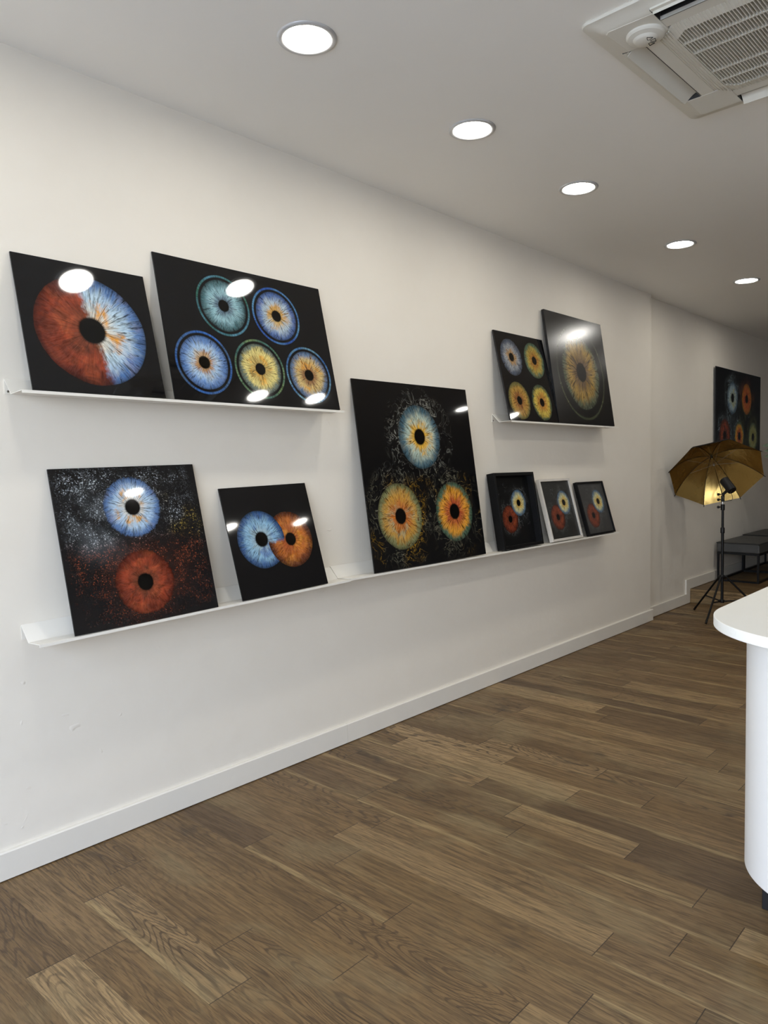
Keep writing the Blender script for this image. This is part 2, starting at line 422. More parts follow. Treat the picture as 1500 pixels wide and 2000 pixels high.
GOLD = (lin(142, 82, 20), lin(180, 136, 46), lin(134, 122, 56), lin(194, 144, 54), .5, .1, .2, .62)
LEMON = (lin(182, 122, 28), lin(204, 178, 66), lin(74, 96, 66), lin(214, 150, 40), .6, 0., 0., .66)
BIGHAZEL = (lin(100, 72, 34), lin(160, 126, 50), lin(96, 104, 76), lin(150, 116, 54), .5, 0., .9, .56)
SMALLBLUE = (lin(206, 170, 76), lin(204, 200, 150), lin(84, 120, 150), lin(224, 180, 60), .7, 0., .5, .46)
SMALLRED = (lin(110, 42, 14), lin(132, 52, 20), lin(108, 42, 18), lin(156, 72, 26), .5, .7, .3, .5)
ICE = (lin(160, 176, 160), lin(160, 182, 190), lin(86, 112, 132), lin(214, 200, 96), .5, 0., 0., .44)
TANGERINE = (lin(186, 66, 26), lin(214, 104, 28), lin(200, 122, 26), lin(222, 136, 36), .5, .3, .3, .5)
RUST = (lin(104, 40, 14), lin(132, 52, 18), lin(108, 42, 16), lin(150, 64, 24), .4, .6, .2, .5)
SAGE = (lin(170, 164, 84), lin(176, 176, 104), lin(104, 122, 84), lin(168, 166, 110), .4, 0., 0., .5)

BLACK = lin(13, 13, 15)

class Art:
    """a printed picture: its colour network in the panel's own coordinates (metres from its centre, x across, z up)"""
    def __init__(s, name, rough=.04, bg=BLACK, spec=.5):
        s.m = bpy.data.materials.new(name); s.m.use_nodes = True
        s.nt = NT(s.m.node_tree); s.bs = s.m.node_tree.nodes['Principled BSDF']
        tc = s.nt.n.new('ShaderNodeTexCoord'); s.P = tc.outputs['Object']
        xyz = s.nt.sep(s.P); s.x, s.z = xyz[0], xyz[2]
        s.bs.inputs['Roughness'].default_value = rough; s.bs.inputs['Specular IOR Level'].default_value = spec
        s.c = s.nt.mix(s.nt.noise(s.P, 6., 2.), bg, tuple(v * 1.15 for v in bg[:3]) + (1,))
        s.R = []
    def iris(s, cx, cz, rad, pal, seed, pupil=.22):
        n = s.nt.n.new('ShaderNodeGroup'); n.node_tree = IRIS; nt = s.nt
        nt.put(n.inputs['P'], s.P); n.inputs['Center'].default_value = (cx, 0, cz); n.inputs['Radius'].default_value = rad; n.inputs['Pupil'].default_value = pupil
        for k, j in (('Inner', 0), ('Middle', 1), ('Outer', 2), ('Patch', 3), ('PatchAmount', 4), ('Smoke', 5), ('Freckle', 6), ('Spread', 7)): n.inputs[k].default_value = pal[j]
        n.inputs['Seed'].default_value = seed
        return n.outputs['Color'], n.outputs['Alpha'], n.outputs['R']
    def over(s, col, a): s.c = s.nt.mix(a, s.c, col)
    def put(s, *a, **k):
        c, al, r = s.iris(*a, **k); s.over(c, al); s.R.append(r); return r
    def ring(s, cx, cz, rad, width, colA, colB, seed, strength=1.):
        nt = s.nt
        sp = nt.sep(nt.v('SUBTRACT', s.P, (cx, 0, cz))); d = nt.xyz(sp[0], 0., sp[2]); r = nt.v('LENGTH', d); u = nt.v('NORMALIZE', d)
        m = nt.mul(nt.ss(r, rad - width, rad - width * .62), nt.ss(r, rad - width * .35, rad, 1., 0.))
        th = nt.ss(nt.noise(nt.v('ADD', u, (seed, seed, 0)), 34., 3., .7), .3, .7, .25, 1.15)
        c = nt.mix(nt.ss(nt.noise(nt.v('ADD', u, (seed, 0, seed)), 1.1, 2.), .35, .65), colA, colB)
        s.over(nt.v('SCALE', c, scale=th), nt.mul(m, strength))
    def wisps(s, rad, col, lo=.98, hi=1.45, scale=15., p=34., strength=.7, seed=0.):
        """thin curling filaments drifting off the rims of the irises placed so far"""
        nt = s.nt; rmin = s.R[0]
        for r in s.R[1:]: rmin = nt.m('MINIMUM', rmin, r)
        Pv = nt.v('ADD', s.P, (seed, 0, seed))
        l = nt.m('MAXIMUM', nt.ridge(nt.noise(Pv, scale, 3., .6, 1.1), p), nt.mul(nt.ridge(nt.noise(Pv, scale * 1.7, 2., .6, 1.2), p), nt.ss(nt.noise(Pv, scale * .5, 2.), .45, .6)))
        where = nt.mul(nt.mul(nt.ss(rmin, lo - .06, lo), nt.ss(nt.noise(Pv, scale * .55, 2., .5), .32, .54, .15, 1.)), nt.ss(nt.add(rmin, nt.mul(nt.sub(nt.noise(Pv, 5., 2.), .5), .8)), lo + .05, hi, 1., 0.))
        s.over(col, nt.m('MINIMUM', nt.mul(nt.mul(l, where), strength), 1.))
    def done(s):
        s.m.node_tree.links.new(s.c, s.bs.inputs['Base Color']); return s.m

def art_half():
    a = Art('print_half_red_half_blue'); nt = a.nt
    c1, al, _ = a.iris(0, -.008, .211, RED, 1.3, .228)
    c2, al2, _ = a.iris(0, -.008, .211, BLUE_HALF, 4.1, .228)
    side = nt.add(nt.add(a.x, nt.mul(a.z, .20)), nt.mul(nt.sub(nt.noise(a.P, 26., 3., .65), .5), .06))
    a.over(nt.mix(nt.ss(side, -.012, .02), c1, c2), al)
    return a.done()
def art_five():
    a = Art('print_five_ringed_irises')
    R = .1355
    for cx, cz, pal, ca, cb, sd in ((-.137, .124, AQUA, lin(56, 106, 92), lin(88, 140, 160), 1.), (.146, .120, BLUEGOLD, lin(52, 92, 170), lin(100, 156, 196), 2.),
                                    (-.28, -.138, SKYBROWN, lin(60, 112, 190), lin(74, 104, 140), 3.), (.003, -.140, YELGREY, lin(120, 144, 96), lin(70, 112, 104), 4.6),
                                    (.282, -.144, BLUEAMBER, lin(66, 112, 168), lin(132, 178, 186), 5.2)):
        a.put(cx, cz, R * .845, pal, sd, pupil=.222)
        a.ring(cx, cz, R, R * .10, ca, cb, sd)
    return a.done()
def art_splatter():
    a = Art('print_blue_and_rust_splatter', bg=lin(16, 16, 18)); nt = a.nt
    big = nt.noise(a.P, 5., 4., .6, .5)
    warpP = nt.v('ADD', a.P, nt.v('SCALE', nt.xyz(nt.noise(a.P, 60., 2.), nt.noise(a.P, 71., 2.), nt.noise(a.P, 83., 2.)), scale=.006))
    flat = nt.v('MULTIPLY', warpP, (1., 0., 1.))
    mid = nt.noise(a.P, 22., 3., .65)
    sp = nt.add(nt.dots(flat, 190., nt.ss(nt.add(mid, nt.mul(nt.sub(big, .5), .8)), .38, .66, .06, .95), .42), nt.mul(nt.dots(nt.v('ADD', flat, (3., 0., 1.)), 380., nt.ss(mid, .36, .62, .1, .9), .46), .55))
    # dust: silvery to the upper left, yellow to the right, rust below
    colr = nt.mix(nt.ss(nt.add(a.z, nt.mul(nt.sub(big, .5), .14)), -.02, .05), lin(146, 72, 44), nt.mix(nt.mul(nt.ss(a.x, .10, .17), nt.ss(nt.noise(a.P, 7., 2.), .45, .58)), lin(190, 198, 202), lin(186, 160, 70)))
    dist = nt.m('MINIMUM', nt.v('DISTANCE', a.P, (-.10, 0, .10)), nt.v('DISTANCE', a.P, (.12, 0, -.16)))
    den = nt.mul(nt.ss(big, .30, .60, .12, 1.), nt.ss(dist, .1, .36, 1., .45))
    fade = nt.mul(nt.ss(nt.m('ABSOLUTE', a.x), .25, .295, 1., .1), nt.ss(nt.m('ABSOLUTE', a.z), .25, .295, 1., .25))
    a.over(colr, nt.m('MINIMUM', nt.mul(nt.mul(sp, den), nt.mul(fade, .9)), .95))
    haze = nt.mul(nt.ss(nt.v('DISTANCE', a.P, (-.13, 0, .09)), .02, .2, 1., 0.), nt.ss(big, .35, .7))
    a.over(lin(150, 156, 160), nt.mul(haze, .32))
    haze2 = nt.mul(nt.ss(nt.v('DISTANCE', a.P, (.03, 0, -.13)), .11, .22, 1., 0.), nt.ss(big, .3, .7))
    a.over(lin(84, 44, 30), nt.mul(haze2, .35))
    for cx, cz, r, pal, sd in ((0., .140, .119, BLUE, 7.1), (0., -.150, .124, RED, 8.4)):
        c, al, rr = a.iris(cx, cz, r, pal, sd, .25)
        crumble = nt.ss(nt.add(rr, nt.mul(nt.sub(nt.noise(a.P, 90., 3., .7), .5), .26)), .95, 1.0, 1., 0.)
        a.over(c, nt.mul(crumble, nt.ss(rr, 1.0, 1.04, 1., 0.)))
    return a.done()
def art_yin():
    a = Art('print_blue_and_orange_joined'); nt = a.nt
    cb, ab, _ = a.iris(-.079, .004, .131, YINBLUE, 2.4, .25)
    co, ao, _ = a.iris(.084, -.012, .131, YINORANGE, 3.3, .22)
    a.over(cb, ab)
    lowhalf = nt.ss(nt.add(nt.add(a.z, nt.mul(a.x, -.05)), nt.mul(nt.sub(nt.noise(a.P, 40., 3., .65), .5), .05)), -.022, .0, 1., 0.)
    keep = nt.m('MAXIMUM', nt.sub(1., ab), lowhalf)
    a.over(co, nt.mul(ao, keep))
    return a.done()
def art_three():
    a = Art('print_three_irises_with_filaments', bg=lin(9, 9, 11))
    a.put(.0, .203, .179, PALEBLUE, 1.7, pupil=.24)
    a.put(-.238, -.222, .177, OLIVE, 2.9, pupil=.228)
    a.put(.231, -.225, .172, AMBERGRN, 3.4, pupil=.25)
    nt = a.nt
    col = nt.mix(nt.ss(a.z, -.03, .06), nt.mix(nt.ss(nt.noise(a.P, 4., 2.), .5, .62), lin(120, 116, 96), lin(176, 134, 40)), lin(148, 148, 138))
    a.wisps(.18, col, lo=1.0, hi=1.75, scale=12., p=55., strength=.95)
    return a.done()
def art_four():
    a = Art('print_four_irises')
    for cx, cz, pal, sd in ((-.142, .127, GREYVIOLET, 1.2), (.136, .130, HAZEL, 2.2), (-.147, -.159, GOLD, 3.2), (.129, -.158, LEMON, 4.2)): a.put(cx, cz, .125, pal, sd, pupil=.215)
    return a.done()
def art_single():
    a = Art('satin_print_single_iris', rough=.215, bg=lin(16, 16, 16), spec=1.)
    a.put(.004, -.012, .278, BIGHAZEL, 6.6, pupil=.235)
    a.ring(.004, -.014, .352, .026, lin(70, 80, 58), lin(92, 96, 66), 3., .75)
    return a.done()
def art_pair(name, k, rough, bg, spec):
    a = Art(name, rough=rough, bg=bg, spec=spec); nt = a.nt
    a.R.append(nt.m('DIVIDE', nt.v('DISTANCE', a.P, (.068 * k, 0, .046 * k)), .089 * k)); a.R.append(nt.m('DIVIDE', nt.v('DISTANCE', a.P, (-.054 * k, 0, -.054 * k)), .091 * k))
    dia = nt.ss(nt.m('ABSOLUTE', nt.add(a.x, a.z)), .02, .12, 1., 0.)
    sp = nt.mul(nt.ss(nt.noise(a.P, 60., 3., .7, 1.), .56, .68), nt.ss(nt.noise(a.P, 12., 2.), .42, .62))
    col = nt.mix(nt.ss(a.z, -.14, -.06), lin(86, 40, 26), lin(132, 138, 140))
    band = nt.mul(nt.ss(nt.m('ABSOLUTE', nt.sub(a.x, nt.mul(a.z, -1.))), .06, .13, 1., 0.), nt.ss(nt.m('ABSOLUTE', a.x), .16, .19, 1., 0.))
    a.over(col, nt.mul(nt.mul(sp, band), .75))
    a.wisps(.09, lin(120, 122, 120), lo=1., hi=1.7, scale=26., p=24., strength=.55)
    a.put(-.054 * k, -.054 * k, .091 * k, SMALLRED, 9.1, pupil=.23)
    a.put(.068 * k, .046 * k, .088 * k, SMALLBLUE, 5.5, pupil=.24)
    return a.done()
def art_far():
    a = Art('print_five_irises_with_smoke', rough=.06, bg=lin(10, 10, 12), spec=.35); nt = a.nt
    for cx, cz, r, pal, sd in ((-.236, .215, .183, ICE, 1.4), (.254, .228, .180, TANGERINE, 2.6), (-.478, -.196, .178, RUST, 3.7), (.003, -.196, .170, AMBERGRN, 4.8), (.498, -.200, .176, SAGE, 5.9)):
        a.put(cx, cz, r, pal, sd, pupil=.25)
    col = nt.mix(nt.ss(a.x, -.1, .1), lin(110, 124, 128), nt.mix(nt.ss(a.z, .1, .3), lin(96, 100, 60), lin(130, 70, 40)))
    a.wisps(.18, col, lo=1., hi=1.7, scale=6., p=14., strength=.8)
    return a.done()

# ------------------------------------------------------------------ room shell
def shell(name, bm, m, parent=None, **k):
    o = link(name, bm, m, parent, **k)
    if not parent: o['kind'] = 'structure'
    return o

bm = BM()
prism(bm, [(X0 - .2, W), (XJ, W), (XJ, WF), (X1 + .2, WF), (X1 + .2, 2.95), (X0 - .2, 2.95)], 'z', -.05, H + .02)
shell('wall_left', bm, M_WALL)
bm = BM(); box(bm, X1, X1 + .2, Y0 - .2, WF, -.05, H + .02); shell('wall_back', bm, M_BWALL)
bm = BM(); box(bm, X0 - .2, X1 + .2, Y0 - .2, Y0, -.05, H + .02); shell('wall_right', bm, M_RWALL)
WY0, WY1, WZ0, WZ1 = -2.9, 2.25, .12, 2.55
bm = BM()
box(bm, X0 - .2, X0, Y0, WY0, -.05, H + .02); box(bm, X0 - .2, X0, WY1, W, -.05, H + .02)
box(bm, X0 - .2, X0, WY0, WY1, -.05, WZ0); box(bm, X0 - .2, X0, WY0, WY1, WZ1, H + .02)
shell('wall_front', bm, M_WALL)
bm = BM()
t = .05
for a, b in ((WY0, WY0 + t), (WY1 - t, WY1), (-.35, -.30), (WY0 + 1.25, WY0 + 1.3)): box(bm, X0 - .13, X0 - .05, a, b, WZ0, WZ1)
box(bm, X0 - .13, X0 - .05, WY0, WY1, WZ0, WZ0 + t); box(bm, X0 - .13, X0 - .05, WY0, WY1, WZ1 - t, WZ1)
win = shell('window_1', bm, M_WINF)
bm = BM(); box(bm, X0 - .095, X0 - .087, WY0 + t, WY1 - t, WZ0 + t, WZ1 - t)
link('pane', bm, M_PANE, win)
bm = BM(); box(bm, X0 - .2, X1 + .2, Y0 - .2, 2.95, H, H + .15); shell('ceiling', bm, M_CEIL)
bm = BM(); box(bm, -14, X0 - .2, -12, 12, -.25, -.2); shell('pavement', bm, M_PAVE)

# --- plank floor ----------------------------------------------------------
PW, PX0 = .1387, .0871
KNOWN = {5: [2.096], 6: [2.045], 7: [1.622, 2.326], 8: [1.798], 9: [1.442], 10: [1.684], 11: [1.511, 2.213], 12: [1.872], 13: [.957], 14: [.791], 15: [.672, 2.173],
         16: [1.516], 17: [1.115, 1.617], 18: [1.876], 20: [1.233], 22: [1.2], 24: [1.115]}
TONE = {(7, 1.9): (.72, .31, 1.), (8, 1.6): (.42, .62, .9), (8, 2.1): (.35, .11, .35), (6, 1.9): (.45, .77, .5), (9, 1.8): (.55, .27, .15), (9, 1.2): (.55, .86, .1),
        (10, 1.5): (.5, .43, .75), (10, 1.9): (.28, .53, .45), (11, 1.8): (.4, .91, .5), (12, 1.6): (.42, .38, .1), (12, 2.2): (.4, .7, .2), (18, 1.5): (.12, .15, .1), (17, 1.4): (.78, .23, .1),
        (17, 1.9): (.2, .48, .1), (16, 1.2): (.3, .66, .1), (20, .9): (.3, .95, .0), (20, 1.7): (.5, .33, .05), (13, .6): (.55, .57, .3), (13, 1.4): (.75, .2, .2), (14, .4): (.4, .4, .25), (14, 1.2): (.62, .29, .3), (15, 1.2): (.5, .83, .1)}
def planks(bm, xa, xb, ya, yb, z, rnd, known=True):
    uv = bm.loops.layers.uv.new('along') if 'along' not in bm.loops.layers.uv else bm.loops.layers.uv['along']
    en = bm.loops.layers.uv.new('ends') if 'ends' not in bm.loops.layers.uv else bm.loops.layers.uv['ends']
    cl = bm.loops.layers.float_color.new('plank') if 'plank' not in bm.loops.layers.float_color else bm.loops.layers.float_color['plank']
    k = math.floor((xa - PX0) / PW)
    while PX0 + k * PW < xb:
        x0 = max(xa, PX0 + k * PW); x1 = min(xb, PX0 + (k + 1) * PW); xm = PX0 + (k + .5) * PW
        ks = sorted(KNOWN.get(k, [])) if known else []
        if not ks: ks = [rnd.uniform(.3, 2.2)]
        cuts = list(ks)
        y = ks[0]
        while y > ya: y -= rnd.uniform(.62, 1.35); cuts.append(y)
        y = ks[-1]
        while y < yb: y += rnd.uniform(.62, 1.35); cuts.append(y)
        cuts.sort()
        for a, b in zip(cuts[:-1], cuts[1:]):
            tn = (min(1, max(0, rnd.gauss(.43, .26))), rnd.random(), rnd.random() ** 2.2)
            if known:
                for (kk, ym), tv in TONE.items():
                    if kk == k and a < ym < b: tn = tv
            ca, cb = max(a, ya), min(b, yb)
            if cb - ca < .002: continue
            v = [bm.verts.new(p) for p in ((x0, ca, z), (x1, ca, z), (x1, cb, z), (x0, cb, z))]
            f = bm.faces.new(v)
            for lp in f.loops:
                p = lp.vert.co
                lp[uv].uv = (p.y - a, p.x - xm); lp[en].uv = (p.y - a, b - p.y); lp[cl] = (tn[0], tn[1], tn[2], 1)
        k += 1
def flat_face(bm, vs, tone, horiz):
    uv = bm.loops.layers.uv['along']; en = bm.loops.layers.uv['ends']; cl = bm.loops.layers.float_color['plank']
    f = bm.faces.new([bm.verts.new(p) for p in vs])
    zc = sum(p[2] for p in vs) / len(vs); xc = sum(p[0] for p in vs) / len(vs)
    for lp in f.loops:
        p = lp.vert.co
        lp[uv].uv = (p.y, (p.z - zc) * .8 + (p.x - xc)); lp[en].uv = (1, 1); lp[cl] = tone
rnd = random.Random(3)
bm = BM(); planks(bm, X0, XSTEP + .03, Y0, WF, 0., rnd); box_b = [(X0, Y0, -.05), (XSTEP + .03, Y0, -.05), (XSTEP + .03, WF, -.05), (X0, WF, -.05)]
flat_face(bm, box_b, (.3, .3, .1, 1), True)
me_floor = shell('floor', bm, M_OAK)
bm = BM(); planks(bm, XSTEP + .035, X1, Y0, WF, ZSTEP, rnd, False)
seg = 0; ys = Y0
while ys < WF:                          # riser boards and the pale rounded nosing
    ye = min(WF, ys + rnd.uniform(.7, 1.3)); tn = (rnd.uniform(.92, 1.), rnd.choice((.119, .256, .392, .53)), .05, 1)
    flat_face(bm, [(XSTEP, ys, -.04), (XSTEP, ye, -.04), (XSTEP, ye, ZSTEP - .022), (XSTEP, ys, ZSTEP - .022)], tn, True)
    tn2 = (.95, rnd.random(), .0, 1)
    pr = [(XSTEP, ZSTEP - .022), (XSTEP - .012, ZSTEP - .020), (XSTEP - .015, ZSTEP - .012), (XSTEP - .012, ZSTEP - .003), (XSTEP - .005, ZSTEP), (XSTEP + .035, ZSTEP)]
    for (xa, za), (xb, zb) in zip(pr[:-1], pr[1:]): flat_face(bm, [(xa, ys, za), (xa, ye, za), (xb, ye, zb), (xb, ys, zb)], tn2, True)
    ys = ye
shell('floor_step', bm, M_OAK)

# --- skirting ---------------------------------------------------------------
def skirt(name, pts_x, yw, z0=0., th=.018, h=.097):
    bm = BM()
    prism(bm, [(yw, z0), (yw - th, z0), (yw - th, z0 + h - .004), (yw - th + .005, z0 + h), (yw, z0 + h)], 'x', pts_x[0], pts_x[1])
    return shell(name, bm, M_TRIM)
XB = 2.603
skirt('baseboard_left', (X0, XB - .0008), W, .004)
skirt('baseboard_left.001', (XB + .0008, XJ + .018), W, .004)
bm = BM()   # far run climbs the step in one piece
prism(bm, [(XJ + .019, .004), (XSTEP - .016, .004), (XSTEP - .016, ZSTEP + .004), (X1, ZSTEP + .004), (X1, ZSTEP + .104), (XSTEP - .115, ZSTEP + .104), (XSTEP - .115, .100), (XJ + .019, .100)], 'y', WF - .018, WF)
shell('baseboard_back', bm, M_TRIM, bevel=.003)
bm = BM(); box(bm, X0, X1, Y0, Y0 + .018, 0, .1); shell('baseboard_right', bm, M_TRIM)

# ------------------------------------------------------------------ display ledges
def ledge(x0, x1, z0, z1, label, screws):
    """folded white sheet: wall flange, sloping back, tray and hem; z0/z1 = height of its top edge at each end"""
    tilt = math.atan2(z1 - z0, x1 - x0)
    r = empty('picture_shelf', (x0, W, z0), label, 'shelf', 'white folded metal picture ledges', (0, -tilt, 0))
    L = (x1 - x0) / math.cos(tilt); th = .002
    def strip(name, p, q, n):
        p = Vector((0,) + p); q = Vector((0,) + q); d = (q - p).normalized(); nn = Vector((0,) + n)
        pts = [p, q, q + nn * th, p + nn * th]
        bm = BM(); prism(bm, [(a.y, a.z) for a in pts], 'x', 0, L)
        return link(name, bm, M_SHELF, r)
    fl = strip('wall_flange', (-.0005, -.052), (-.0005, 0), (-1, 0))
    strip('sloped_back', (-.0025, 0.), (-.057, -.056), (.71, -.69))
    strip('tray', (-.056, -.0565), (-.146, -.0510), (0, 1))
    strip('front_hem', (-.1462, -.0590), (-.1462, -.0490), (-1, 0))
    for sx in screws:
        bm = BM(); lathe(bm, [(0, .0032), (.003, .0028), (.004, .0015), (.004, 0)], (sx, -.0022, -.043), 14, (0, -1, 0))
        link('screw', bm, M_SCREW, fl)
    return r
ledge(1.020, 2.501, 1.7262, 1.7214, 'white folded metal ledge under the half red eye print and the five ringed eyes', (.012, .35, .75, 1.1, 1.45))
ledge(3.951, 5.447, 1.7252, 1.7262, 'white folded metal ledge under the four eye print and the satin single eye print', (.012, .5, 1.0, 1.45))
ledge(1.037, 2.520, .8748, .9126, 'left length of the lower white ledge, under the speckled and the joined eye prints', (.35, .75, 1.1))
ledge(2.5215, 5.466, .9165, .9180, 'right length of the lower white ledge, under the three eye print and the small frames', (.012, .6, 1.2, 1.8, 2.4, 2.9))

# ------------------------------------------------------------------ prints leaning on the ledges
def lean_matrix(XL, XR, zt, zb, dt, db, tilt=0., wall=W):
    A = Vector((0, wall - dt, zt)); B = Vector((0, wall - db, zb)); d = A - B; hh = d.length; d.normalize()
    n = Vector((0, -d.z, d.y))            # towards the room
    X = Vector((1, 0, 0))
    Mx = Matrix((X, -n, d)).transposed().to_4x4()    # local y points to the wall
    Mx = Mx @ Matrix.Rotation(-tilt, 4, 'Y')
    Mx.translation = Vector(((XL + XR) / 2, 0, 0)) + (A + B) / 2
    return Mx, XR - XL, hh

def print_panel(name, mtx, w, h, th, art, label, edge=M_BLACKEDGE, group='acrylic eye prints leaning on the ledges', backing=True):
    Mx = mtx.copy()
    r = empty(name, (0, 0, 0), label, 'picture', group); r.matrix_world = Mx
    bm = BM(); box(bm, -w / 2, w / 2, 0, th * .55, -h / 2, h / 2)
    for f in bm.faces:
        f.material_index = 0 if f.calc_center_median().y < 1e-5 else 1
    link('printed_face', bm, [art, edge], r)
    bm = BM(); box(bm, -w / 2, w / 2, th * .55, th, -h / 2, h / 2)
    link('backing_panel', bm, edge, r)
    return r

mx, w, h = lean_matrix(1.057, 1.553, 2.158, 1.680, .008, .143)
print_panel('eye_print', mx, w, h, .006, art_half(), 'square glossy print of one eye, left half rust red and right half blue')
mx, w, h = lean_matrix(1.595, 2.479, 2.262, 1.677, .008, .143, -.004)
print_panel('eye_print', mx, w, h, .006, art_five(), 'wide glossy black print of five eyes each circled by a coloured ring')
mx, w, h = lean_matrix(1.156, 1.755, 1.422, .838, .008, .143, .0215)
print_panel('eye_print', mx, w, h, .006, art_splatter(), 'speckled square print with a blue eye above a rust orange eye')
mx, w, h = lean_matrix(1.877, 2.370, 1.328, .8565, .008, .143, .0240)
print_panel('eye_print', mx, w, h, .006, art_yin(), 'square black print of a blue eye and an orange eye merging together')
mx, w, h = lean_matrix(2.693, 3.665, 1.854, .8725, .008, .143, .004)
print_panel('eye_print', mx, w, h, .006, art_three(), 'largest leaning print, three eyes with thread-like filaments on black')
mx, w, h = lean_matrix(3.949, 4.539, 2.247, 1.679, .018, .143)
print_panel('eye_print', mx, w, h, .010, art_four(), 'square black print of four eyes in two rows of two')
mx, w, h = lean_matrix(4.547, 5.389, 2.458, 1.6805, .026, .143)
print_panel('eye_print', mx, w, h, .018, art_single(), 'satin print of a single hazel eye with a faint ring and blurred lamp glare')

def framed(mtx, w, h, depth, bar, sink, art, fm, label):
    Mx = mtx.copy()
    r = empty('framed_eye_print', (0, 0, 0), label, 'framed picture', 'small framed eye prints on the lower ledge'); r.matrix_world = Mx
    bm = BM()
    box(bm, -w / 2, -w / 2 + bar, 0, depth, -h / 2, h / 2); box(bm, w / 2 - bar, w / 2, 0, depth, -h / 2, h / 2)
    box(bm, -w / 2 + bar, w / 2 - bar, 0, depth, h / 2 - bar, h / 2); box(bm, -w / 2 + bar, w / 2 - bar, 0, depth, -h / 2, -h / 2 + bar)
    link('frame', bm, fm, r, bevel=.0012)
    bm = BM(); box(bm, -w / 2 + bar, w / 2 - bar, sink, sink + .003, -h / 2 + bar, h / 2 - bar); link('print', bm, art, r)
    bm = BM(); box(bm, -w / 2 + bar, w / 2 - bar, depth - .006, depth - .002, -h / 2 + bar, h / 2 - bar); link('backing_board', bm, M_BLACKEDGE, r)
    return r
mx, w, h = lean_matrix(3.868, 4.335, 1.353, .8770, .066, .145)
framed(mx, w, h, .056, .020, .044, art_pair('boxed_pair_print', 1., .22, lin(17, 17, 17), .45), M_BLACKFRAME, 'deep black box frame holding a blue eye over a red eye, the largest small frame')
mx, w, h = lean_matrix(4.457, 4.884, 1.299, .8755, .034, .145)
framed(mx, w, h, .028, .017, .010, art_pair('white_framed_pair_print', 1., .36, lin(34, 34, 32), .7), M_WHITEFRAME, 'white framed print of a blue eye over a red eye')  # reflection painted in: the print's black background is lifted to dark grey
mx, w, h = lean_matrix(4.984, 5.408, 1.265, .8755, .034, .145)
framed(mx, w, h, .028, .013, .010, art_pair('black_framed_pair_print', 1.04, .42, lin(50, 50, 48), 1.), M_BLACKFRAME, 'shallow black frame with a reflection-greyed pair of eyes, at the far end of the ledge')  # greyer background colour stands in for the reflection over this black print

# big print hung flat on the far wall
Mx = Matrix.Translation((8.87, WF - .028, 1.871))
far = print_panel('eye_print', Mx, 1.54, 1.032, .008, art_far(), 'large print of five smoky eyes hung on the wall behind the gold umbrella', group='wall hung eye prints')

for sx in (-1, 1):
    for sz in (-1, 1):
        bm = BM(); tube(bm, (sx * .69, .0079, sz * .44), (sx * .69, .0275, sz * .44), .011, n=16); link('standoff', bm, M_STEEL, far)

# ------------------------------------------------------------------ ceiling lamps
GL = 'round recessed ceiling downlights'
def lamp(x, y, label):
    r = empty('downlight', (x, y, H), label, 'ceiling light', GL)
    bm = BM()
    lathe(bm, [(.079, -.0005), (.080, -.0030), (.084, -.0062), (.092, -.0070), (.099, -.0050), (.1015, -.0005)], n=64)
    o = link('trim_ring', bm, M_LAMPRING, r, smooth=True)
    bm = BM(); lathe(bm, [(0, -.0030), (.05, -.0030), (.0795, -.0026)], n=64)
    link('diffuser', bm, M_GLOW, r)
    return r
lamp(1.765, 1.924, 'round lit ceiling downlight above the half red eye print, the largest in view')
lamp(2.717, 1.926, 'round lit ceiling downlight second along the row, above the five ringed eyes')
lamp(3.671, 1.926, 'round lit ceiling downlight third along the row, above the three eye print')
lamp(5.088, 1.930, 'round lit ceiling downlight fourth along the row, above the satin single eye print')
lamp(6.495, 1.931, 'round lit ceiling downlight farthest along the row, before the gold umbrella')
lamp(.81, 1.925, 'round lit ceiling downlight just outside the photo above its left edge')
for x, y, s in ((7.95, 1.93, 'over the grey benches, past the photo edge'), (3.62, .80, 'beside the ceiling air conditioner'), (4.20, .82, 'second one beyond the ceiling air conditioner'), (7.35, .68, 'over the step in the floor'), (7.46, .03, 'over the step, second from the picture wall side'),
                (3.52, -.72, 'third row from the picture wall, nearest the shop window'), (4.59, -.74, 'third row from the picture wall, in its middle'), (5.57, -.76, 'third row from the picture wall, toward the step')):
    lamp(x, y, 'round lit ceiling downlight ' + s)

# ------------------------------------------------------------------ cassette air conditioner
AX, AY = 2.797, .738
ac = empty('air_conditioner', (AX, AY, H), 'off-white square ceiling cassette air conditioner with a grey slatted intake', 'air conditioner', rot=(0, 0, math.radians(-1.6)))
ZP = -.030                                 # underside of the fascia, below the ceiling
def rrect(hx, hy, r, n=6):
    pts = []
    for cx, cy, a0 in ((hx - r, hy - r, 0), (-hx + r, hy - r, 90), (-hx + r, -hy + r, 180), (hx - r, -hy + r, 270)):
        for k in range(n + 1):
            a = math.radians(a0 + 90 * k / n); pts.append((cx + r * math.cos(a), cy + r * math.sin(a)))
    return pts
bm = BM()   # rim: rounded outer lip, sloping to the flat fascia
loops = []
for hx, z, r in ((.470, 0, .03), (.475, -.006, .034), (.471, -.013, .03), (.440, -.018, .025), (.425, -.028, .02), (.405, ZP, .012)):
    loops.append([bm.verts.new((x, y, z)) for x, y in rrect(hx, hx, r)])
n = len(loops[0])
for A, B in zip(loops[:-1], loops[1:]):
    for k in range(n): bm.faces.new((A[k], A[(k + 1) % n], B[(k + 1) % n], B[k]))
smooth_by_angle(link('rim', bm, M_ACW, ac), 30)
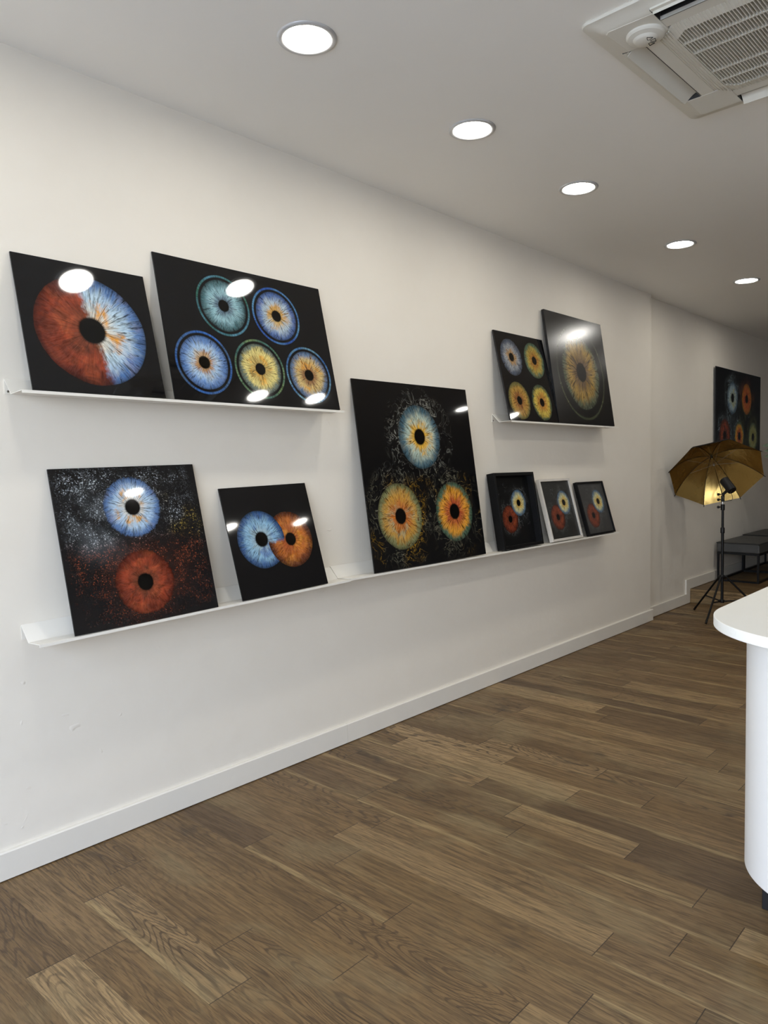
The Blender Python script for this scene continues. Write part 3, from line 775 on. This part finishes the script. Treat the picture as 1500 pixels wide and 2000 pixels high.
# flat fascia strips round each slot and the four corner covers
S0, S1, SL = .352, .428, .250            # slot distances from the centre and half length
bm = BM()
for k in range(4):
    R = Matrix.Rotation(k * math.pi / 2, 4, 'Z')
    before = set(bm.verts)
    box(bm, -SL, SL, .300, S0, ZP, ZP + .012); box(bm, -SL, SL, S1 - .012, .430, ZP - .0005, ZP + .020)
    for v in [v for v in bm.verts if v not in before]: v.co = R @ v.co
link('fascia', bm, M_ACW, ac)
for k in range(4):
    R = Matrix.Rotation(k * math.pi / 2, 4, 'Z')
    bm = BM(); prism(bm, [(SL + .001, .285), (.285, SL + .001), (.405, SL + .001), (.412, .400), (.400, .412), (SL + .001, .405)], 'z', ZP - .001, ZP + .014)
    bmesh.ops.transform(bm, matrix=R, verts=bm.verts[:])
    link('corner_cover', bm, M_ACW, ac, bevel=.0015)
    bm = BM(); box(bm, -SL, SL, S0 - .002, S1, ZP + .026, ZP + .029); box(bm, -SL, SL, S0 - .004, S0 - .001, ZP, ZP + .028)
    box(bm, -SL - .002, -SL, S0, S1, ZP, ZP + .028); box(bm, SL, SL + .002, S0, S1, ZP, ZP + .028)
    bmesh.ops.transform(bm, matrix=R, verts=bm.verts[:]); link('air_duct', bm, M_ACD, ac)
    # swivelling outlet flap, partly open
    bm = BM(); pts = []
    dark_side = (k == 1)
    ang = math.radians(34 if not dark_side else 82)
    for j in range(9):
        tt = j / 8 - .5; pts.append((S0 + (.034 if not dark_side else .060) + tt * .062 * math.cos(ang), ZP + (.004 if not dark_side else .020) - tt * .062 * math.sin(ang) + .006 * (1 - 4 * tt * tt)))
    full = pts + [(a, b + .003) for a, b in reversed(pts)]
    prism(bm, full, 'x', -SL + .004, SL - .004)
    bmesh.ops.transform(bm, matrix=R, verts=bm.verts[:])
    smooth_by_angle(link('flap', bm, M_ACW, ac), 35)
# intake grille
g = .300; ch = .066
oct_ = [(-g + ch, -g), (g - ch, -g), (g, -g + ch), (g, g - ch), (g - ch, g), (-g + ch, g), (-g, g - ch), (-g, -g + ch)]
gi = .252; ci = .040
inn = [(-gi + ci, -gi), (gi - ci, -gi), (gi, -gi + ci), (gi, gi - ci), (gi - ci, gi), (-gi + ci, gi), (-gi, gi - ci), (-gi, -gi + ci)]
bm = BM()
A = [bm.verts.new((x, y, ZP + .001)) for x, y in oct_]; B = [bm.verts.new((x, y, ZP - .006)) for x, y in inn]; C = [bm.verts.new((x, y, ZP + .014)) for x, y in inn]; D = [bm.verts.new((x, y, ZP + .014)) for x, y in oct_]
for P_, Q_ in ((A, B), (B, C), (D, A)):
    for k in range(8): bm.faces.new((P_[k], P_[(k + 1) % 8], Q_[(k + 1) % 8], Q_[k]))
gr = link('intake_grille', bm, M_ACW, ac)
def half_at(y, G, c): return G - max(0, abs(y) - (G - c))
bm = BM(); ny = 48
for k in range(ny + 1):
    y = -gi + .004 + (2 * gi - .008) * k / ny; hx = half_at(y, gi, ci)
    prism(bm, [(y - .0014, ZP - .0065), (y + .0014, ZP - .0065), (y + .0022, ZP + .010), (y - .0022, ZP + .010)], 'x', -hx, hx)
for k in range(59):                        # the ribs carry on over the sloping border
    y = -g + .006 + (2 * g - .012) * k / 58
    hx = half_at(y, g, ch); zo, zi = ZP - .0012, ZP - .0075
    if abs(y) < gi:
        hi = half_at(y, gi, ci); runs = [((-hx, zo), (-hi, zi)), ((hi, zi), (hx, zo))]
    else:
        zz_ = zo + (zi - zo) * (g - abs(y)) / (g - gi); runs = [((-hx, zz_), (hx, zz_))]
    for (xa, za), (xb, zb) in runs:
        q = [(xa, za), (xb, zb), (xb, zb + .004), (xa, za + .004)]
        prism(bm, q, 'y', y - .0016, y + .0016)
link('slats', bm, M_ACW, gr)
bm = BM()
for bx in (-.165, -.08, .09, .175): box(bm, bx - .003, bx + .003, -gi, gi, ZP - .006, ZP + .004)
link('cross_bars', bm, M_ACW, gr)
bm = BM(); prism(bm, inn, 'z', ZP + .012, ZP + .014); link('filter', bm, M_ACG, gr)
# round sensor dome on the corner cover
cxs, cys = -.310, .318
bm = BM(); lathe(bm, [(.062, 0), (.062, -.006), (.057, -.011), (.040, -.015), (.034, -.021), (.030, -.023), (0, -.024)], (cxs, cys, ZP - .001), 48)
sn = link('sensor_dome', bm, M_ACW, ac); smooth_by_angle(sn, 30)
bm = BM()
for a0 in (200, 262, 324):
    pts = []
    for rr, aa in ((.012, 6), (.028, 3), (.028, 43), (.012, 40)): pts.append((cxs + .004 + rr * math.cos(math.radians(a0 + aa)), cys - .004 + rr * math.sin(math.radians(a0 + aa))))
    for p, q in zip(pts, pts[1:] + pts[:1]):
        tube(bm, (p[0], p[1], ZP - .0245), (q[0], q[1], ZP - .0245), .0011, n=6)
link('sensor_window', bm, M_ACD, sn)

# ------------------------------------------------------------------ service counter
def stadium(x0, x1, yc, r, n=72):
    pts = []
    for k in range(n + 1):
        a = math.radians(90 + 180 * k / n); pts.append((x0 + r + r * math.cos(a), yc + r * math.sin(a)))
    for k in range(n + 1):
        a = math.radians(-90 + 180 * k / n); pts.append((x1 - r + r * math.cos(a), yc + r * math.sin(a)))
    return pts
CY = .417
ct = empty('service_counter', (2.45, CY, 0), 'white rounded counter with an overhanging top at the right edge of the photo', 'counter')
def loc(pts, ox, oy): return [(x - ox, y - oy) for x, y in pts]
bm = BM(); prism(bm, loc(stadium(2.07, 4.25, CY, .38), 2.45, CY), 'z', .905, .935)
o = link('counter_top', bm, M_CTOP, ct, bevel=.0022, seg=3, angle=50); smooth_by_angle(o, 40)
bm = BM(); prism(bm, loc(stadium(2.162, 4.158, CY, .288), 2.45, CY), 'z', .178, .905)
o = link('counter_body', bm, M_CBODY, ct, bevel=.002, angle=50); smooth_by_angle(o, 40)
bm = BM(); box(bm, 2.441 - 2.45, 3.88 - 2.45, -.245, .245, 0, .178); link('plinth', bm, M_FOOT, ct, bevel=.002)

# ------------------------------------------------------------------ light stand, flash and gold umbrella
SX, SY = 6.897, 2.229
st = empty('light_stand', (SX, SY, 0), 'black tripod light stand carrying the flash, in front of the step', 'light stand')
feet = [(7.092 - SX, 2.541 - SY), (6.528 - SX, 2.240 - SY), (7.071 - SX, 1.900 - SY)]
ZH, ZB = .372, .150
bm = BM(); tube(bm, (0, 0, .140), (0, 0, .79), .0125, n=20); o = link('lower_tube', bm, M_METALBLK, st, smooth=False); smooth_by_angle(o)
bm = BM(); tube(bm, (0, 0, .78), (0, 0, 1.00), .0105, n=20); o = link('upper_tube', bm, M_METALBLK, st); smooth_by_angle(o)
bm = BM(); lathe(bm, [(.0, .76), (.017, .76), (.018, .765), (.018, .805), (.015, .81), (0, .81)], n=20); o = link('collar', bm, M_PLASTBLK, st); smooth_by_angle(o)
bm = BM(); lathe(bm, [(0, .965), (.0165, .965), (.0175, .97), (.0175, 1.012), (.013, 1.018), (0, 1.018)], n=20); o = link('collar', bm, M_PLASTBLK, st); smooth_by_angle(o)
def knob(parent, z, d, mtl=M_PLASTBLK, o3=(0, 0, 0)):
    b = BM(); d = Vector(d).normalized(); o3 = Vector(o3) + Vector((0, 0, z))
    tube(b, o3 + d * .010, o3 + d * .030, .0045, n=10); lathe(b, [(0, .030), (.009, .030), (.012, .034), (.012, .044), (.009, .048), (0, .048)], o3, 12, d)
    k = link('knob', b, mtl, parent); smooth_by_angle(k); return k
kd = (-.66, .74, 0)
knob(st, .993, kd)
bm = BM(); tube(bm, (0, 0, 1.016), (0, 0, 1.062), .006, n=14); o = link('spigot', bm, M_STEEL, st); smooth_by_angle(o)
for nm, z in (('leg_hub', ZH), ('brace_hub', ZB)):
    bm = BM(); lathe(bm, [(0, z - .014), (.019, z - .014), (.020, z - .01), (.020, z + .01), (.017, z + .014), (0, z + .014)], n=20)
    for fx, fy in feet:
        d = Vector((fx, fy, 0)).normalized(); e = d.cross(Vector((0, 0, 1)))
        for s_ in (-1, 1):
            c0 = d * .016 + e * s_ * .009 + Vector((0, 0, z)); tube(bm, c0, c0 + d * .022, .006, n=8)
    o = link(nm, bm, M_PLASTBLK, st); smooth_by_angle(o)
for fx, fy in feet:
    d = Vector((fx, fy, 0)).normalized()
    bm = BM(); tube(bm, Vector((0, 0, ZH)) + d * .03, Vector((fx, fy, .012)), .0088, n=12); lg = link('leg', bm, M_METALBLK, st); smooth_by_angle(lg)
    e = (Vector((fx, fy, .012)) - (Vector((0, 0, ZH)) + d * .03)).normalized()
    bm = BM(); tube(bm, Vector((fx, fy, .012)) - e * .03, Vector((fx, fy, .0095)) + e * .002, .0105, .0095, n=12); ft = link('foot_cap', bm, M_PLASTBLK, lg); smooth_by_angle(ft)
    mid = (Vector((0, 0, ZH)) + d * .03).lerp(Vector((fx, fy, .012)), .57)
    bm = BM(); tube(bm, Vector((0, 0, ZB)) + d * .03, mid, .006, n=8); br = link('brace', bm, M_METALBLK, st); smooth_by_angle(br)

NV = Vector((-.611, -.399, -.683)).normalized()      # umbrella axis, apex to opening
S = 1.045; CAMP = Vector((0, 0, CAMZ))
APEX = CAMP + S * (Vector((6.888, 2.327, 1.445)) - CAMP)
UC = CAMP + S * (Vector((6.75, 2.236, 1.291)) - CAMP)
tip0 = CAMP + S * (Vector((6.513, 2.556, 1.315)) - CAMP)
CURV = .62; UR = .399 * S; UD = (UC - APEX).length
ea = (tip0 - UC); ea = (ea - NV * ea.dot(NV)).normalized(); eb = NV.cross(ea)
um = empty('reflector_umbrella', APEX, 'gold lined photo umbrella, black outside, opened over the flash', 'umbrella')
def up_(k, s_, off=0.):
    """point on rib k (may be fractional between ribs, chord-wise) at 0..1 from apex to tip, relative to apex"""
    def rib(j):
        a = 2 * math.pi * j / 8
        rad = UR * math.sin(s_ * CURV) / math.sin(CURV); dep = UD * (1 - math.cos(s_ * CURV)) / (1 - math.cos(CURV))
        return (math.cos(a) * ea + math.sin(a) * eb) * rad + NV * dep
    j0 = math.floor(k); f = k - j0
    p = rib(j0).lerp(rib(j0 + 1), f)
    # hem pulled slightly in, cloth slack towards the opening
    sl = 4 * f * (1 - f)
    p -= p * (.008 * sl * s_ ** 3); p += NV * (.006 * sl * s_ * (1.2 - s_))
    return p - NV * off
bm = BM(); NS, NK = 16, 6
def shellgrid(off, mi):
    G = [[bm.verts.new(up_(k / NK, max(.03, i / NS), off)) for k in range(8 * NK)] for i in range(NS + 1)]
    n_ = 8 * NK
    for i in range(NS):
        for k in range(n_):
            f = bm.faces.new((G[i][k], G[i][(k + 1) % n_], G[i + 1][(k + 1) % n_], G[i + 1][k])); f.material_index = mi; f.smooth = True
    return G
G0 = shellgrid(0, 0); G1 = shellgrid(.004, 1)
n_ = 8 * NK
for k in range(n_): bm.faces.new((G0[NS][k], G0[NS][(k + 1) % n_], G1[NS][(k + 1) % n_], G1[NS][k])).material_index = 1
bm.edges.ensure_lookup_table()
for G in (G0, G1):
    for k in range(0, n_, NK):
        for i in range(NS):
            e = bm.edges.get((G[i][k], G[i + 1][k]))
            if e: e.smooth = False          # a crisp fold along every rib
cano = link('canopy', bm, [M_GOLD, M_BLKFAB], um)
for k in range(8):
    bm = BM(); path(bm, [up_(k, max(.04, j / 16), -.003) for j in range(17)], .0016, 6); rb = link('rib', bm, M_METALBLK, um)
    p0, p1 = up_(k, .985, -.003), up_(k, 1.0, -.003); d = (p1 - p0).normalized()
    bm = BM(); tube(bm, p1 - d * .006, p1 + d * .013, .0044, .0036, n=8); link('rib_tip', bm, M_PLASTBLK, rb)
    bm = BM(); tube(bm, NV * .115, up_(k, .52, -.007), .0016, n=6); link('stretcher', bm, M_STEEL, um)
bm = BM(); tube(bm, -NV * .02, NV * .56, .0042, n=12); link('shaft', bm, M_STEEL, um)
bm = BM(); tube(bm, NV * .0, NV * .024, .012, .009, n=14); link('top_hub', bm, M_PLASTBLK, um)
bm = BM(); tube(bm, NV * .104, NV * .128, .011, n=14); link('runner', bm, M_STEEL, um)

# flash head sits on the spigot, aimed into the umbrella
fl = empty('studio_flash', (SX, SY, 1.04), 'small black cylindrical studio flash aimed into the gold umbrella', 'flash')
FC = Vector((.0, .0, .145)) + Vector((-.030, -.033, 0)) * 1.0         # centre of the barrel
FC = FC + Vector((.66, -.74, 0)) * .022
prof = [(0, -.070), (.030, -.070), (.037, -.067), (.0405, -.058), (.0405, .052), (.042, .056), (.042, .066), (.037, .070), (.030, .064), (0, .062)]
AXF = (NV + r2 * .34).normalized()
bm = BM(); lathe(bm, prof, FC, 40, -AXF)
brl = link('barrel', bm, M_PLASTBLK, fl); smooth_by_angle(brl, 30)
bm = BM()
for q, rr in ((-.02, .004), (0.0, .0035), (.016, .0025)):
    a = AXF.orthogonal().normalized(); b = AXF.cross(a)
    lathe(bm, [(0, .0725), (rr, .0722), (rr, .069)], FC + a * q + b * .012, 12, AXF)
link('control_button', bm, M_STEEL, brl)
bm = BM(); box(bm, -.014, .014, -.012, .012, .0, .055); link('clamp', bm, M_PLASTBLK, fl, bevel=.003)
bm = BM(); path(bm, [(0, 0, .05), (.004, -.006, .072), FC + Vector((.004, -.002, -.036))], [.012, .012, .015], 12); o = link('tilt_bracket', bm, M_PLASTBLK, fl); smooth_by_angle(o)
knob(fl, .018, kd); knob(fl, .066, kd, o3=(0, 0, 0))
bm = BM(); pc = FC + AXF * .045 + Vector((0, 0, -.034))
path(bm, [pc, pc + Vector((.006, -.008, -.020)), pc + Vector((.010, -.012, -.045)), pc + Vector((.004, -.006, -.066)), Vector((.010, -.012, .004))], .0022, 8); link('power_cable', bm, M_PLASTBLK, fl, smooth=True)

# ------------------------------------------------------------------ benches
def bench(x0, x1, y0, y1, ztop, label):
    r = empty('bench', ((x0 + x1) / 2, (y0 + y1) / 2, ZSTEP), label, 'bench', 'grey benches on black metal frames along the wall')
    hx, hy = (x1 - x0) / 2, (y1 - y0) / 2; zt = ztop - ZSTEP; zc = zt - .105
    bm = BM(); box(bm, -hx, hx, -hy, hy, zc, zt)
    bmesh.ops.subdivide_edges(bm, edges=bm.edges[:], cuts=8, use_grid_fill=True)
    for v in bm.verts:
        fx, fy = v.co.x / hx, v.co.y / hy
        if v.co.z > zt - .001: v.co.z += .008 * (1 - fx ** 4) * (1 - fy ** 4)
    cu = link('cushion', bm, M_LEATHER, r, bevel=.012, seg=4, angle=50); smooth_by_angle(cu, 60)
    bm = BM(); e = .004
    path(bm, [(-hx, -hy - e + .004, zt - .006), (hx, -hy - e + .004, zt - .006)], .004, 8); path(bm, [(-hx, hy, zt - .006), (hx, hy, zt - .006)], .004, 8)
    path(bm, [(-hx, -hy, zt - .006), (-hx, hy, zt - .006)], .004, 8); path(bm, [(hx, -hy, zt - .006), (hx, hy, zt - .006)], .004, 8)
    link('piping', bm, M_PIPING, cu)
    b = .010; fx, fy = hx - .004, hy - .004
    for sx in (-1, 1):
        for sy in (-1, 1):
            bm = BM(); box(bm, sx * (fx - b) - b, sx * (fx - b) + b, sy * (fy - b) - b, sy * (fy - b) + b, 0, zc - .02); link('leg', bm, M_METALBLK, r)
    bm = BM()
    for sy in (-1, 1): box(bm, -fx, fx, sy * (fy - b) - b, sy * (fy - b) + b, zc - .02, zc)
    for sx in (-1, 1): box(bm, sx * (fx - b) - b, sx * (fx - b) + b, -fy + 2 * b, fy - 2 * b, zc - .02, zc)
    link('top_rail', bm, M_METALBLK, r)
    bm = BM()
    for sy in (-1, 1): box(bm, -fx + 2 * b, fx - 2 * b, sy * (fy - b) - b, sy * (fy - b) + b, .0, .02)
    for sx in (-1, 1): box(bm, sx * (fx - b) - b, sx * (fx - b) + b, -fy + 2 * b, fy - 2 * b, .0, .02)
    link('floor_rail', bm, M_METALBLK, r)
bench(8.14, 8.995, 2.268, 2.690, .550, 'grey upholstered bench nearest the step, black metal frame')
bench(9.005, 9.86, 2.268, 2.690, .562, 'grey upholstered bench farther from the step, behind the first bench')

# ------------------------------------------------------------------ potted plant at the photo's right edge
pl = empty('potted_plant', (8.86, 1.96, ZSTEP), 'potted plant with long grey-green leaves peeking in at the right edge', 'plant')
bm = BM(); lathe(bm, [(0, 0), (.13, 0), (.14, .01), (.175, .36), (.18, .38), (.165, .38), (.16, .34), (0, .34)], n=40); o = link('pot', bm, M_POT, pl); smooth_by_angle(o)
bm = BM(); lathe(bm, [(0, .352), (.158, .345)], n=32); link('soil', bm, M_SOIL, pl)
rp = random.Random(11)
def leaf(bm, base, tip, width, sag, upright=False):
    base = Vector(base); tip = Vector(tip); n_ = 10
    d = (tip - base); side = d.cross(Vector((0, 0, 1))).normalized(); L = []
    if upright: side = (Vector((0, 0, 1)) + side * .35).normalized()
    for i in range(n_ + 1):
        t_ = i / n_; c = base.lerp(tip, t_) + Vector((0, 0, sag * 4 * t_ * (1 - t_))); w_ = width * (math.sin(math.pi * min(1, t_ * .94 + .06)) ** .7)
        L.append([bm.verts.new(c - side * w_ + Vector((0, 0, .25 * w_))), bm.verts.new(c), bm.verts.new(c + side * w_ + Vector((0, 0, .25 * w_)))])
    for i in range(n_):
        for j in range(2): bm.faces.new((L[i][j], L[i][j + 1], L[i + 1][j + 1], L[i + 1][j]))
def to_loc(p): return Vector(p) - Vector((8.86, 1.96, ZSTEP))
tgt = [to_loc((8.655, 2.40, 1.555)), to_loc((8.67, 2.385, 1.44)), to_loc((8.68, 2.39, 1.50))]
for k in range(9):
    a = 2 * math.pi * k / 9 + rp.uniform(-.2, .2); hgt = rp.uniform(.95, 1.35)
    top = Vector((math.cos(a) * .10, math.sin(a) * .10, hgt)); b0 = Vector((math.cos(a) * .04, math.sin(a) * .04, .33))
    bm = BM(); path(bm, [b0, b0.lerp(top, .5) + Vector((.01, .01, 0)), top], [.009, .007, .005], 8); stm = link('stem', bm, M_STEM, pl, smooth=True)
    for j in range(4):
        bs_ = b0.lerp(top, .55 + .15 * j); aa = a + rp.uniform(-1.2, 1.2)
        tp = bs_ + Vector((math.cos(aa) * .24, math.sin(aa) * .24, rp.uniform(.02, .16)))
        bm = BM(); leaf(bm, bs_, tp, .03, .03); lf = link('leaf', bm, M_LEAF, pl, smooth=True)
for tg in tgt:
    bm = BM(); leaf(bm, (.02, .10, tg.z - .22), tg, .042, .06, True); link('leaf', bm, M_LEAF, pl, smooth=True)

# ------------------------------------------------------------------ daylight through the shop window
wd = bpy.data.worlds.new('sky'); SC.world = wd; wd.use_nodes = True
nt = NT(wd.node_tree); bg = wd.node_tree.nodes['Background']
tcw = nt.n.new('ShaderNodeTexCoord'); zz = nt.sep(tcw.outputs['Generated'])[2]
nt.l.new(nt.mix(nt.ss(zz, -.05, .6), lin(214, 219, 232), lin(189, 204, 236)), bg.inputs['Color'])
bg.inputs['Strength'].default_value = 9.6
pd = bpy.data.lights.new('window_portal', 'AREA'); po = bpy.data.objects.new('window_portal', pd); COL.objects.link(po)
pd.shape = 'RECTANGLE'; pd.size = WY1 - WY0; pd.size_y = WZ1 - WZ0; pd.cycles.is_portal = True
po.location = (X0 - .22, (WY0 + WY1) / 2, (WZ0 + WZ1) / 2); po.rotation_euler = (math.radians(90), 0, math.radians(-90))

# ------------------------------------------------------------------ render look
SC.view_settings.view_transform = 'Standard'; SC.view_settings.look = 'None'
SC.view_settings.exposure = 0.45; SC.view_settings.gamma = 1.0; SC.view_settings.use_curve_mapping = False
SC.render.engine = 'CYCLES'
cy = SC.cycles
cy.max_bounces = 7; cy.diffuse_bounces = 4; cy.glossy_bounces = 4; cy.transparent_max_bounces = 8
cy.caustics_reflective = False; cy.caustics_refractive = False
cy.sample_clamp_indirect = 6.0; cy.blur_glossy = .5
cy.use_denoising = True
cy.use_adaptive_sampling = True; cy.adaptive_threshold = .05
bpy.context.view_layer.update()
